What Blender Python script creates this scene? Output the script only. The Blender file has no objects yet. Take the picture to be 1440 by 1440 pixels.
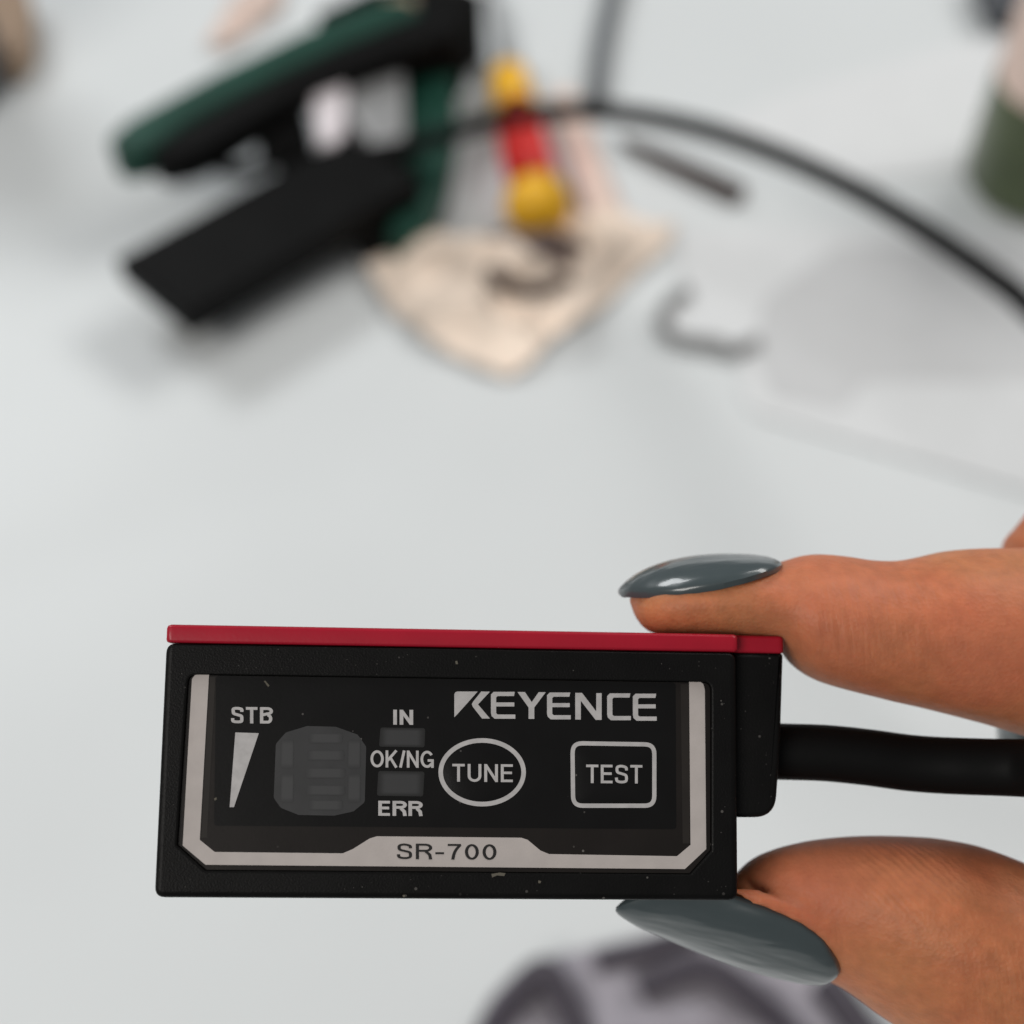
import bpy, bmesh, math, random
import numpy as np
from mathutils import Vector, Matrix, noise

random.seed(4)
scene = bpy.context.scene
COL = scene.collection

# ------------------------------------------------------------------ camera
PITCH = math.radians(55)
CAM = Vector((0.0, 0.0, 0.40))
FPX = 2000.0                      # focal length in pixels of the 1440 px photograph
RIGHT = Vector((1, 0, 0))
FWD = Vector((0, math.cos(PITCH), -math.sin(PITCH)))
UP = Vector((0, math.sin(PITCH), math.cos(PITCH)))
cam_data = bpy.data.cameras.new('camera')
cam = bpy.data.objects.new('camera', cam_data)
COL.objects.link(cam)
cam.location = CAM
cam.rotation_euler = (math.pi / 2 - PITCH, 0, 0)
cam_data.sensor_width = 36
cam_data.lens = 36 * FPX / 1440
cam_data.clip_start = 0.005
cam_data.clip_end = 20
cam_data.dof.use_dof = True
cam_data.dof.focus_distance = 0.1005
cam_data.dof.aperture_fstop = 18.5
cam_data.dof.aperture_blades = 0
scene.camera = cam

# ------------------------------------------------------------------ light
world = bpy.data.worlds.new('World')
scene.world = world
world.use_nodes = True
world.node_tree.nodes['Background'].inputs[0].default_value = (0.93, 0.97, 1.0, 1)
world.node_tree.nodes['Background'].inputs[1].default_value = 0.20


def area(name, loc, target, sx, sy, power, color):
    l = bpy.data.lights.new(name, 'AREA')
    l.shape = 'RECTANGLE'
    l.size, l.size_y = sx, sy
    l.energy = power
    l.color = color
    o = bpy.data.objects.new(name, l)
    COL.objects.link(o)
    o.location = loc
    d = Vector(target) - Vector(loc)
    o.rotation_euler = d.to_track_quat('-Z', 'Y').to_euler()
    return o


area('ceiling_lamp_right', (0.80, 0.95, 1.15), (0, 0.25, 0), 0.9, 0.4, 10.5, (1.0, 0.99, 0.97))
area('ceiling_lamp_left', (-0.75, 1.05, 1.05), (0, 0.25, 0), 0.6, 0.3, 8, (0.97, 0.99, 1.0))
area('front_fill', (-0.65, -0.55, 1.25), (0, 0.08, 0.3), 0.8, 0.4, 10.5, (1.0, 0.96, 0.91))  # fill light added to brighten the fingers

scene.view_settings.view_transform = 'Standard'
scene.view_settings.look = 'None'
scene.view_settings.exposure = 0.0
scene.view_settings.gamma = 1.0
scene.view_settings.use_curve_mapping = False
scene.render.engine = 'CYCLES'
scene.cycles.use_denoising = True
scene.cycles.max_bounces = 8


# ------------------------------------------------------------------ helpers
def P(px, py, d):
    """point d mm in front of the lens, seen at photograph pixel px,py (metres)"""
    return CAM + (RIGHT * ((px - 720) / FPX * d) + UP * ((720 - py) / FPX * d) + FWD * d) * 0.001


def T(px, py, z=0.0):
    """point on the horizontal plane z mm above the table"""
    r = RIGHT * ((px - 720) / FPX) + UP * ((720 - py) / FPX) + FWD
    t = (z * 0.001 - CAM.z) / r.z
    return CAM + r * t


def interp(tab, n, key=0):
    """smooth (monotone-ish cubic) resampling of a table of rows by its first column"""
    a = np.array(tab, float)
    x = a[:, 0]
    q = np.linspace(x[0], x[-1], n) if np.isscalar(n) else np.asarray(n, float)
    out = [q]
    for c in range(1, a.shape[1]):
        y = a[:, c]
        s = np.diff(y) / np.diff(x)
        m = np.concatenate([[s[0]], np.where(s[:-1] * s[1:] > 0, 2 * s[:-1] * s[1:] / (s[:-1] + s[1:] + 1e-12), 0), [s[-1]]])
        i = np.clip(np.searchsorted(x, q) - 1, 0, len(x) - 2)
        h = x[i + 1] - x[i]
        t = (q - x[i]) / h
        out.append((2 * t**3 - 3 * t**2 + 1) * y[i] + (t**3 - 2 * t**2 + t) * h * m[i]
                   + (-2 * t**3 + 3 * t**2) * y[i + 1] + (t**3 - t**2) * h * m[i + 1])
    return np.stack(out, 1)


def catmull(pts, per=10):
    pts = [Vector(p) for p in pts]
    out = []
    for i in range(len(pts) - 1):
        p0 = pts[max(i - 1, 0)]; p1 = pts[i]; p2 = pts[i + 1]; p3 = pts[min(i + 2, len(pts) - 1)]
        for k in range(per):
            t = k / per
            out.append(0.5 * ((2 * p1) + (p2 - p0) * t + (2 * p0 - 5 * p1 + 4 * p2 - p3) * t * t
                              + (3 * p1 - p0 - 3 * p2 + p3) * t**3))
    out.append(pts[-1])
    return out


def round_poly(pts, r, n=5):
    """round the corners of a 2-D polygon; r one radius or one per corner"""
    out = []
    N = len(pts)
    for i in range(N):
        p = Vector(pts[i]).to_2d(); a = Vector(pts[i - 1]).to_2d(); b = Vector(pts[(i + 1) % N]).to_2d()
        ri = r[i] if isinstance(r, (list, tuple)) else r
        da, db = (a - p), (b - p)
        la, lb = da.length, db.length
        if ri <= 0:
            out.append(p); continue
        da.normalize(); db.normalize()
        ang = math.acos(max(-1, min(1, da.dot(db)))) / 2
        k = min(ri / math.tan(ang), la * 0.48, lb * 0.48)
        s, e = p + da * k, p + db * k
        for j in range(n + 1):
            t = j / n
            out.append((1 - t)**2 * s + 2 * t * (1 - t) * p + t * t * e)
    return out


def offset_poly(pts, d):
    """move every edge of a closed 2-D polygon inwards by d"""
    pts = [Vector(p).to_2d() for p in pts]
    area2 = sum(pts[i - 1].x * pts[i].y - pts[i].x * pts[i - 1].y for i in range(len(pts)))
    sg = 1 if area2 > 0 else -1
    out = []
    N = len(pts)
    for i in range(N):
        e1 = (pts[i] - pts[i - 1]); e2 = (pts[(i + 1) % N] - pts[i])
        if e1.length < 1e-9 or e2.length < 1e-9:
            out.append(pts[i].copy()); continue
        e1.normalize(); e2.normalize()
        n1 = Vector((-e1.y, e1.x)) * sg; n2 = Vector((-e2.y, e2.x)) * sg
        m = (n1 + n2)
        m.normalize()
        c = max(0.4, m.dot(n1))
        out.append(pts[i] + m * (d / c))
    return out


class MB:
    """collects shapes into one bmesh"""
    def __init__(self):
        self.bm = bmesh.new()

    def loft(self, rings, cap0=True, cap1=True, closed=True):
        bm = self.bm
        vr = [[bm.verts.new(Vector(p)) for p in r] for r in rings]
        for a, b in zip(vr[:-1], vr[1:]):
            n = len(a)
            for i in range(n if closed else n - 1):
                j = (i + 1) % n
                bm.faces.new((a[i], a[j], b[j], b[i]))
        if closed and cap0: bm.faces.new(list(reversed(vr[0])))
        if closed and cap1: bm.faces.new(vr[-1])
        return vr

    def tube(self, path, rad, seg=14, squash=1.0):
        path = [Vector(p) for p in path]
        n = len(path)
        up = Vector((0.13, 0.21, 0.97))
        rings = []
        for i, p in enumerate(path):
            t = (path[min(i + 1, n - 1)] - path[max(i - 1, 0)]).normalized()
            s = t.cross(up).normalized()
            u = s.cross(t).normalized()
            r = rad(i / (n - 1)) if callable(rad) else rad
            rings.append([p + (s * math.cos(a) + u * math.sin(a) * squash) * r
                          for a in [2 * math.pi * k / seg for k in range(seg)]])
        self.loft(rings)
        return self

    def prism(self, pts, lo, hi, put=None):
        """polygon (2-D) extruded from lo to hi; put(x,y,h) maps to 3-D"""
        put = put or (lambda x, y, h: Vector((x, y, h)))
        self.loft([[put(p[0], p[1], lo) for p in pts], [put(p[0], p[1], hi) for p in pts]])
        return self

    def lathe(self, prof, origin=(0, 0, 0), axis=(0, 0, 1), seg=28):
        ax = Vector(axis).normalized()
        s = ax.orthogonal().normalized(); u = ax.cross(s)
        o = Vector(origin)
        rings = [[o + ax * h + (s * math.cos(a) + u * math.sin(a)) * max(r, 1e-6)
                  for a in [2 * math.pi * k / seg for k in range(seg)]] for r, h in prof]
        self.loft(rings)
        return self

    def bevel(self, w, seg=2, ang=35):
        bm = self.bm
        bmesh.ops.remove_doubles(bm, verts=bm.verts, dist=1e-9)
        bm.normal_update()
        es = [e for e in bm.edges if len(e.link_faces) == 2 and e.calc_face_angle(0) > math.radians(ang)]
        bmesh.ops.bevel(bm, geom=es, offset=w, segments=seg, profile=0.6, affect='EDGES', clamp_overlap=True)
        return self

    def build(self, name, mat, parent=None, scale=1.0, smooth=40, world=True, loc=None):
        bm = self.bm
        bmesh.ops.recalc_face_normals(bm, faces=bm.faces)
        base = Vector((0, 0, 0))
        if world:
            if parent is not None:
                q = parent
                while q is not None:
                    base += q.location
                    q = q.parent
            elif loc is not None:
                base = Vector(loc)
        for v in bm.verts:
            v.co = v.co * scale - base
        me = bpy.data.meshes.new(name)
        bm.to_mesh(me); bm.free()
        me.shade_smooth()
        me.set_sharp_from_angle(angle=math.radians(smooth))
        o = bpy.data.objects.new(name, me)
        COL.objects.link(o)
        me.materials.append(mat)
        if parent is not None:
            o.parent = parent
        elif loc is not None:
            o.location = loc
        return o


def empty(name, loc):
    o = bpy.data.objects.new(name, None)
    o.empty_display_size = 0.01
    COL.objects.link(o)
    o.location = loc
    return o


def tag(o, label, cat, group=None):
    o['label'] = label; o['category'] = cat
    if group: o['group'] = group
    return o


def slab(name, pxs, z0, z1, mat, parent=None, bev=1.0, zref=None, r=0, loc=None, seg=3):
    """upright block on the table whose outline at height zref is seen at the given pixels (heights in mm)"""
    zr = z1 if zref is None else zref
    pts = [T(x, y, zr).to_2d() for x, y in pxs]
    if r: pts = round_poly(pts, r * 0.001, 5)
    m = MB().prism(pts, z0 * 0.001, z1 * 0.001)
    if bev: m.bevel(bev * 0.001, seg)
    return m.build(name, mat, parent, loc=loc)


# ------------------------------------------------------------------ materials
def mat(name, base, rough=0.5, spec=0.5, metal=0.0, coat=0.0, coat_rough=0.05, sss=0.0, sss_r=(1, .4, .2), sss_s=0.002,
        trans=0.0, var=0.0, var_scale=60, bump=0.0, bump_scale=900, bump_dist=0.0002, sheen=0.0):
    m = bpy.data.materials.new(name)
    m.use_nodes = True
    nt = m.node_tree
    b = nt.nodes['Principled BSDF']
    b.inputs['Base Color'].default_value = (*base, 1)
    b.inputs['Roughness'].default_value = rough
    b.inputs['Specular IOR Level'].default_value = spec
    b.inputs['Metallic'].default_value = metal
    b.inputs['Coat Weight'].default_value = coat
    b.inputs['Coat Roughness'].default_value = coat_rough
    b.inputs['Transmission Weight'].default_value = trans
    if sss:
        b.inputs['Subsurface Weight'].default_value = sss
        b.inputs['Subsurface Radius'].default_value = sss_r
        b.inputs['Subsurface Scale'].default_value = sss_s
    tc = nt.nodes.new('ShaderNodeTexCoord')
    if var:
        n = nt.nodes.new('ShaderNodeTexNoise'); n.inputs['Scale'].default_value = var_scale
        n.inputs['Detail'].default_value = 5
        nt.links.new(tc.outputs['Object'], n.inputs['Vector'])
        mx = nt.nodes.new('ShaderNodeMixRGB'); mx.blend_type = 'MULTIPLY'; mx.inputs[0].default_value = 1
        mx.inputs[1].default_value = (*base, 1)
        rp = nt.nodes.new('ShaderNodeMapRange')
        rp.inputs[1].default_value = 0.3; rp.inputs[2].default_value = 0.7
        rp.inputs[3].default_value = 1 - var; rp.inputs[4].default_value = 1 + var
        nt.links.new(n.outputs['Fac'], rp.inputs[0])
        nt.links.new(rp.outputs[0], mx.inputs[2])
        nt.links.new(mx.outputs[0], b.inputs['Base Color'])
    if bump:
        n2 = nt.nodes.new('ShaderNodeTexNoise'); n2.inputs['Scale'].default_value = bump_scale
        n2.inputs['Detail'].default_value = 3
        nt.links.new(tc.outputs['Object'], n2.inputs['Vector'])
        bp = nt.nodes.new('ShaderNodeBump'); bp.inputs['Strength'].default_value = bump
        bp.inputs['Distance'].default_value = bump_dist
        nt.links.new(n2.outputs['Fac'], bp.inputs['Height'])
        nt.links.new(bp.outputs[0], b.inputs['Normal'])
    return m


def add_dust(m, scale=1500, thresh=0.78, col=(0.30, 0.28, 0.26), amount=0.35, mask_scale=260):
    """sparse pale dust specks over a material"""
    nt = m.node_tree
    b = nt.nodes['Principled BSDF']
    tc = nt.nodes.new('ShaderNodeTexCoord')
    v = nt.nodes.new('ShaderNodeTexVoronoi'); v.inputs['Scale'].default_value = scale
    nt.links.new(tc.outputs['Object'], v.inputs['Vector'])
    lt = nt.nodes.new('ShaderNodeMath'); lt.operation = 'LESS_THAN'; lt.inputs[1].default_value = 0.13
    nt.links.new(v.outputs['Distance'], lt.inputs[0])
    sep = nt.nodes.new('ShaderNodeSeparateColor')
    nt.links.new(v.outputs['Color'], sep.inputs[0])
    gt = nt.nodes.new('ShaderNodeMath'); gt.operation = 'GREATER_THAN'; gt.inputs[1].default_value = thresh
    nt.links.new(sep.outputs[0], gt.inputs[0])
    mu = nt.nodes.new('ShaderNodeMath'); mu.operation = 'MULTIPLY'
    nt.links.new(lt.outputs[0], mu.inputs[0]); nt.links.new(gt.outputs[0], mu.inputs[1])
    mu2 = nt.nodes.new('ShaderNodeMath'); mu2.operation = 'MULTIPLY'
    nt.links.new(mu.outputs[0], mu2.inputs[0])
    nt.links.new(sep.outputs[1], mu2.inputs[1])
    mu3 = nt.nodes.new('ShaderNodeMath'); mu3.operation = 'MULTIPLY'; mu3.inputs[1].default_value = amount
    nt.links.new(mu2.outputs[0], mu3.inputs[0])
    mx = nt.nodes.new('ShaderNodeMixRGB')
    nt.links.new(mu3.outputs[0], mx.inputs[0])
    old = b.inputs['Base Color'].links
    if old:
        nt.links.new(old[0].from_socket, mx.inputs[1])
    else:
        mx.inputs[1].default_value = b.inputs['Base Color'].default_value
    mx.inputs[2].default_value = (*col, 1)
    nt.links.new(mx.outputs[0], b.inputs['Base Color'])
    return m


M = {}
M['case'] = add_dust(add_dust(mat('black_moulded_plastic', (0.0042, 0.0040, 0.0039), 0.42, 0.10, var=0.2, var_scale=300,
                         bump=0.6, bump_scale=7000, bump_dist=0.00004), 1300, 0.84), 3300, 0.86, amount=0.25)
M['label'] = add_dust(mat('dark_label_film', (0.0130, 0.0108, 0.0098), 0.36, 0.14, var=0.15, var_scale=220,
                          bump=0.15, bump_scale=5000, bump_dist=0.00003), 1500, 0.9)
M['window'] = add_dust(mat('smoked_window', (0.0062, 0.0059, 0.0059), 0.30, 0.14, var=0.12, var_scale=300,
                           bump=0.12, bump_scale=4500, bump_dist=0.00003), 1700, 0.92)
M['silver'] = mat('silver_print', (0.41, 0.37, 0.35), 0.55, 0.3, var=0.05, var_scale=700, bump=0.15, bump_scale=5000, bump_dist=0.00003)
M['print'] = mat('grey_print', (0.40, 0.385, 0.38), 0.6, 0.3, var=0.10, var_scale=1600)
M['dark_print'] = mat('dark_print', (0.015, 0.014, 0.014), 0.6, 0.2)
M['led'] = mat('unlit_led', (0.030, 0.030, 0.031), 0.4, 0.3, var=0.12, var_scale=500)
def soft_led(name, edge, mid):
    """unlit diffuser behind smoked window: fades towards its rim"""
    m = mat(name, mid, 0.4, 0.3)
    nt = m.node_tree; L = nt.links
    tc = nt.nodes.new('ShaderNodeTexCoord')
    sp = nt.nodes.new('ShaderNodeSeparateXYZ'); L.new(tc.outputs['Generated'], sp.inputs[0])
    fs = []
    for ax in (0, 1):
        a = nt.nodes.new('ShaderNodeMath'); a.operation = 'SUBTRACT'; a.inputs[1].default_value = 0.5; L.new(sp.outputs[ax], a.inputs[0])
        b2_ = nt.nodes.new('ShaderNodeMath'); b2_.operation = 'ABSOLUTE'; L.new(a.outputs[0], b2_.inputs[0])
        r = nt.nodes.new('ShaderNodeMapRange'); r.interpolation_type = 'SMOOTHSTEP'
        r.inputs[1].default_value = 0.5; r.inputs[2].default_value = 0.3; r.inputs[3].default_value = 0; r.inputs[4].default_value = 1
        L.new(b2_.outputs[0], r.inputs[0]); fs.append(r)
    mu = nt.nodes.new('ShaderNodeMath'); mu.operation = 'MULTIPLY'
    L.new(fs[0].outputs[0], mu.inputs[0]); L.new(fs[1].outputs[0], mu.inputs[1])
    mx = nt.nodes.new('ShaderNodeMixRGB'); mx.inputs[1].default_value = (*edge, 1); mx.inputs[2].default_value = (*mid, 1)
    L.new(mu.outputs[0], mx.inputs[0]); L.new(mx.outputs[0], nt.nodes['Principled BSDF'].inputs['Base Color'])
    return m


M['led3'] = soft_led('unlit_indicator', (0.012, 0.012, 0.012), (0.034, 0.034, 0.035))
M['led4'] = soft_led('unlit_segment', (0.029, 0.029, 0.030), (0.042, 0.042, 0.043))
M['led2'] = mat('unlit_led_bar', (0.043, 0.043, 0.044), 0.4, 0.3)
M['red'] = add_dust(mat('red_plastic', (0.33, 0.006, 0.020), 0.35, 0.3, var=0.06, var_scale=250, bump=0.2, bump_scale=3000,
                        bump_dist=0.00004), 900, 0.95)
M['cable'] = mat('black_cable', (0.004, 0.004, 0.004), 0.6, 0.1, bump=0.2, bump_scale=2500, bump_dist=0.00005)
M['bgcable'] = mat('grey_black_cable', (0.006, 0.006, 0.0062), 0.6, 0.1)
M['black'] = mat('black_plastic', (0.005, 0.005, 0.005), 0.6, 0.08, var=0.2)
M['green'] = mat('green_plastic', (0.009, 0.050, 0.034), 0.5, 0.25, var=0.15)
M['steel'] = mat('brushed_steel', (0.55, 0.55, 0.55), 0.35, metal=1.0)
M['white'] = mat('white_plastic', (0.72, 0.66, 0.68), 0.5, 0.4)
M['greymetal'] = mat('grey_plate', (0.30, 0.30, 0.30), 0.45, 0.5, metal=0.3)
M['yellow'] = mat('yellow_plastic', (0.85, 0.45, 0.01), 0.4, 0.5)
M['redh'] = mat('red_handle', (0.60, 0.010, 0.006), 0.45, 0.5)
M['brown'] = mat('brown_wood', (0.040, 0.024, 0.020), 0.7, 0.1, var=0.2)
M['beige'] = mat('beige_paper', (0.80, 0.67, 0.56), 0.8, 0.2, var=0.45, var_scale=20)
M['pink'] = mat('pale_pink_paper', (0.72, 0.57, 0.50), 0.8, 0.2, var=0.06)
M['greycord'] = mat('grey_cord', (0.22, 0.22, 0.22), 0.6, 0.3)
M['sheet'] = mat('white_sheet', (0.665, 0.675, 0.68), 0.6, 0.3, var=0.02)
M['shade'] = mat('shade_sheet', (0.55, 0.555, 0.56), 0.5, 0.4, var=0.02)  # even grey painted for the shade over the white board
M['jar'] = mat('green_jar', (0.055, 0.080, 0.024), 0.3, 0.5, coat=0.5, var=0.3, var_scale=25)
M['bunch'] = mat('dark_violet_cable', (0.060, 0.052, 0.066), 0.5, 0.3)
M['scrap'] = mat('brown_scrap', (0.13, 0.095, 0.085), 0.7, 0.2)
M['bag'] = mat('shade_tinted_bag', (0.32, 0.30, 0.335), 0.45, 0.4, var=0.05)  # lavender grey painted for the shade below the cables
M['tan'] = mat('tan_part', (0.35, 0.24, 0.16), 0.6)
M['dusk'] = mat('slate_plastic', (0.06, 0.065, 0.075), 0.5)
M['table'] = mat('white_table_cover', (0.636, 0.658, 0.662), 0.45, 0.35, var=0.025, var_scale=7, bump=0.05, bump_scale=500, bump_dist=0.0001)
M['nail'] = mat('grey_nail_lacquer', (0.047, 0.062, 0.066), 0.3, 0.4, coat=0.5, coat_rough=0.06, var=0.04, var_scale=300)


def nail_waves(m):
    """long shallow waves of brushed lacquer"""
    nt = m.node_tree; L = nt.links
    tc = nt.nodes.new('ShaderNodeTexCoord')
    mp_ = nt.nodes.new('ShaderNodeMapping'); mp_.inputs['Scale'].default_value = (90, 420, 420)
    L.new(tc.outputs['Object'], mp_.inputs['Vector'])
    n_ = nt.nodes.new('ShaderNodeTexNoise'); n_.inputs['Scale'].default_value = 1; n_.inputs['Detail'].default_value = 2
    L.new(mp_.outputs[0], n_.inputs['Vector'])
    bp = nt.nodes.new('ShaderNodeBump'); bp.inputs['Strength'].default_value = 0.45; bp.inputs['Distance'].default_value = 0.0006
    L.new(n_.outputs['Fac'], bp.inputs['Height'])
    b = nt.nodes['Principled BSDF']
    L.new(bp.outputs[0], b.inputs['Normal']); L.new(bp.outputs[0], b.inputs['Coat Normal'])


nail_waves(M['nail'])


def skin_material():
    m = bpy.data.materials.new('skin')
    m.use_nodes = True
    nt = m.node_tree
    L = nt.links
    b = nt.nodes['Principled BSDF']
    tc = nt.nodes.new('ShaderNodeTexCoord')
    n1 = nt.nodes.new('ShaderNodeTexNoise'); n1.inputs['Scale'].default_value = 95; n1.inputs['Detail'].default_value = 4
    L.new(tc.outputs['Object'], n1.inputs['Vector'])
    cr = nt.nodes.new('ShaderNodeValToRGB')
    cr.color_ramp.elements[0].position = 0.35; cr.color_ramp.elements[0].color = (0.475, 0.186, 0.082, 1)
    cr.color_ramp.elements[1].position = 0.68; cr.color_ramp.elements[1].color = (0.49, 0.146, 0.068, 1)
    L.new(n1.outputs['Fac'], cr.inputs[0])
    n2 = nt.nodes.new('ShaderNodeTexNoise'); n2.inputs['Scale'].default_value = 900; n2.inputs['Detail'].default_value = 4
    L.new(tc.outputs['Object'], n2.inputs['Vector'])
    mr = nt.nodes.new('ShaderNodeMapRange'); mr.inputs[1].default_value = 0.3; mr.inputs[2].default_value = 0.7
    mr.inputs[3].default_value = 0.86; mr.inputs[4].default_value = 1.10
    L.new(n2.outputs['Fac'], mr.inputs[0])
    mx = nt.nodes.new('ShaderNodeMixRGB'); mx.blend_type = 'MULTIPLY'; mx.inputs[0].default_value = 1
    L.new(cr.outputs[0], mx.inputs[1]); L.new(mr.outputs[0], mx.inputs[2])
    L.new(mx.outputs[0], b.inputs['Base Color'])
    b.inputs['Roughness'].default_value = 0.52
    b.inputs['Specular IOR Level'].default_value = 0.25
    b.inputs['Subsurface Weight'].default_value = 0.5
    b.inputs['Subsurface Radius'].default_value = (1.0, 0.35, 0.2)
    b.inputs['Subsurface Scale'].default_value = 0.0016
    # fine skin relief: cells everywhere, wrinkles round the joints, ridges on the thumb's pad
    def N(kind, **kw):
        n_ = nt.nodes.new(kind)
        for k_, v_ in kw.items(): setattr(n_, k_, v_)
        return n_
    def math2(op, a, b=None):
        n_ = N('ShaderNodeMath', operation=op)
        for i_, v_ in enumerate((a, b)):
            if v_ is None: continue
            if isinstance(v_, (int, float)): n_.inputs[i_].default_value = v_
            else: L.new(v_, n_.inputs[i_])
        return n_.outputs[0]
    def dot(vec):
        n_ = N('ShaderNodeVectorMath', operation='DOT_PRODUCT'); n_.inputs[1].default_value = vec
        L.new(tc.outputs['Object'], n_.inputs[0])
        return n_.outputs['Value']
    def near(pt, r0, r1):
        n_ = N('ShaderNodeVectorMath', operation='DISTANCE'); n_.inputs[1].default_value = pt - HAND_LOC
        L.new(tc.outputs['Object'], n_.inputs[0])
        m_ = N('ShaderNodeMapRange', interpolation_type='SMOOTHSTEP')
        m_.inputs[1].default_value = r1; m_.inputs[2].default_value = r0; m_.inputs[3].default_value = 0; m_.inputs[4].default_value = 1
        L.new(n_.outputs['Value'], m_.inputs[0])
        return m_.outputs[0]
    # the skin's own blush: pinker over the joints and the pads
    blush = math2('ADD', near(P(1180, 870, 102), 0.001, 0.0085), near(P(1140, 1255, 103), 0.001, 0.0075))
    blush = math2('ADD', blush, near(P(1400, 930, 102), 0.001, 0.008))
    bl = N('ShaderNodeMixRGB')
    L.new(math2('MULTIPLY', blush, 0.34), bl.inputs[0])
    L.new(mx.outputs[0], bl.inputs[1]); bl.inputs[2].default_value = (0.58, 0.165, 0.100, 1)
    L.new(bl.outputs[0], b.inputs['Base Color'])
    v = N('ShaderNodeTexVoronoi'); v.inputs['Scale'].default_value = 3400
    L.new(tc.outputs['Object'], v.inputs['Vector'])
    cx = N('ShaderNodeCombineXYZ')
    L.new(dot(RIGHT * 1900 + UP * 300), cx.inputs[0]); L.new(dot(UP * 230), cx.inputs[1]); L.new(dot(FWD * 230), cx.inputs[2])
    wn = N('ShaderNodeTexNoise'); wn.inputs['Scale'].default_value = 1.0; wn.inputs['Detail'].default_value = 3
    L.new(cx.outputs[0], wn.inputs['Vector'])
    mask = math2('ADD', near(P(1245, 850, 101), 0.002, 0.0075), near(P(1425, 1420, 101), 0.002, 0.008))
    mask = math2('ADD', mask, near(P(1190, 1345, 102), 0.0005, 0.004))
    mask = math2('ADD', mask, near(P(1170, 900, 102), 0.001, 0.005))
    wr = math2('MULTIPLY', math2('MULTIPLY', wn.outputs['Fac'], mask), 3.4)
    dn = N('ShaderNodeTexNoise'); dn.inputs['Scale'].default_value = 350
    L.new(tc.outputs['Object'], dn.inputs['Vector'])
    ph = math2('ADD', dot((RIGHT * 0.75 + UP * 0.6 + FWD * 0.2) * 12500), math2('MULTIPLY', dn.outputs['Fac'], 9.0))
    ridge = math2('MULTIPLY', math2('MULTIPLY', math2('SINE', ph), 0.5), near(P(1275, 1225, 104), 0.0012, 0.0052))
    total = math2('ADD', math2('ADD', math2('MULTIPLY', v.outputs['Distance'], 0.8), wr), ridge)
    bp = nt.nodes.new('ShaderNodeBump'); bp.inputs['Strength'].default_value = 0.32; bp.inputs['Distance'].default_value = 0.00013
    L.new(total, bp.inputs['Height'])
    L.new(bp.outputs[0], b.inputs['Normal'])
    return m


HAND_LOC = P(1700, 1150, 112)
M['skin'] = skin_material()

# ------------------------------------------------------------------ table
def build_table():
    nx, ny = 150, 130
    x0, x1, y0, y1 = -0.9, 0.9, -0.45, 1.1
    m = MB()
    bm = m.bm
    rows = []
    bc = T(1260, 470)
    for j in range(ny + 1):
        row = []
        for i in range(nx + 1):
            x = x0 + (x1 - x0) * i / nx; y = y0 + (y1 - y0) * j / ny
            h = noise.noise(Vector((x * 9 + y * 5, y * 9 - x * 3, 1.3))) * 0.5 + 0.5
            h2 = 1 - abs(noise.noise(Vector((x * 6 - y * 7, (x + y) * 2.2, 4.1)))) * 2
            z = -0.0022 * h - 0.0014 * max(0, h2)
            dq = math.hypot(x - bc.x, y - bc.y)
            z *= min(1.0, 0.06 + max(0.0, dq - 0.10) / 0.12)
            row.append(bm.verts.new((x, y, z)))
        rows.append(row)
    for j in range(ny):
        for i in range(nx):
            bm.faces.new((rows[j][i], rows[j][i + 1], rows[j + 1][i + 1], rows[j + 1][i]))
    o = m.build('tabletop', M['table'], smooth=180)
    o['kind'] = 'structure'


build_table()

# ------------------------------------------------------------------ the sensor held in the hand
W, H = 40.62, 17.43
_a, _b, _g = 0.13786, -0.0641, -0.02278


def _R():
    ca, sa, cb, sb, cg, sg = math.cos(_a), math.sin(_a), math.cos(_b), math.sin(_b), math.cos(_g), math.sin(_g)
    Rx = np.array([[1, 0, 0], [0, ca, -sa], [0, sa, ca]])
    Ry = np.array([[cb, 0, sb], [0, 1, 0], [-sb, 0, cb]])
    Rz = np.array([[cg, -sg, 0], [sg, cg, 0], [0, 0, 1]])
    return Rz @ Ry @ Rx


RD = _R()
OD = np.array([-4.184, -18.297, 100.0])


def F(px, py, zl=0.0):
    """photograph pixel -> mm on the sensor's own plane zl mm in front of its face"""
    r = np.array([(px - 720) / FPX, (720 - py) / FPX, 1.0])
    N = RD[:, 2]
    o = OD - N * zl
    q = r * (o @ N) / (r @ N) - OD
    return (float(q @ RD[:, 0]), float(q @ RD[:, 1]))


def c2w(v):
    return RIGHT * float(v[0]) + UP * float(v[1]) + FWD * float(v[2])


def Fs(l, zl=0.0):
    return [F(x, y, zl) for x, y in l]


dev = empty('sensor', (0, 0, 0))
_m = Matrix.Identity(4)
for _i, _v in enumerate((c2w(RD[:, 0]), c2w(RD[:, 1]), -c2w(RD[:, 2]))):
    _m[0][_i], _m[1][_i], _m[2][_i] = _v
_m.translation = CAM + c2w(OD) * 0.001
dev.matrix_world = _m
tag(dev, 'black sensor box with red top plate and silver framed panel, pinched by the hand', 'sensor')


def dpart(m, name, material, parent=dev, smooth=40):
    o = m.build(name, material, parent, scale=0.001, smooth=smooth, world=False)
    if name in ('body', 'cable_block', 'top_plate'):
        wm = o.modifiers.new('face_normals', 'WEIGHTED_NORMAL'); wm.mode = 'FACE_AREA'; wm.weight = 100; wm.keep_sharp = True
    return o


def rrect(x0, y0, x1, y1, r, n=5):
    return round_poly([(x0, y0), (x1, y0), (x1, y1), (x0, y1)], r, n)


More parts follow.
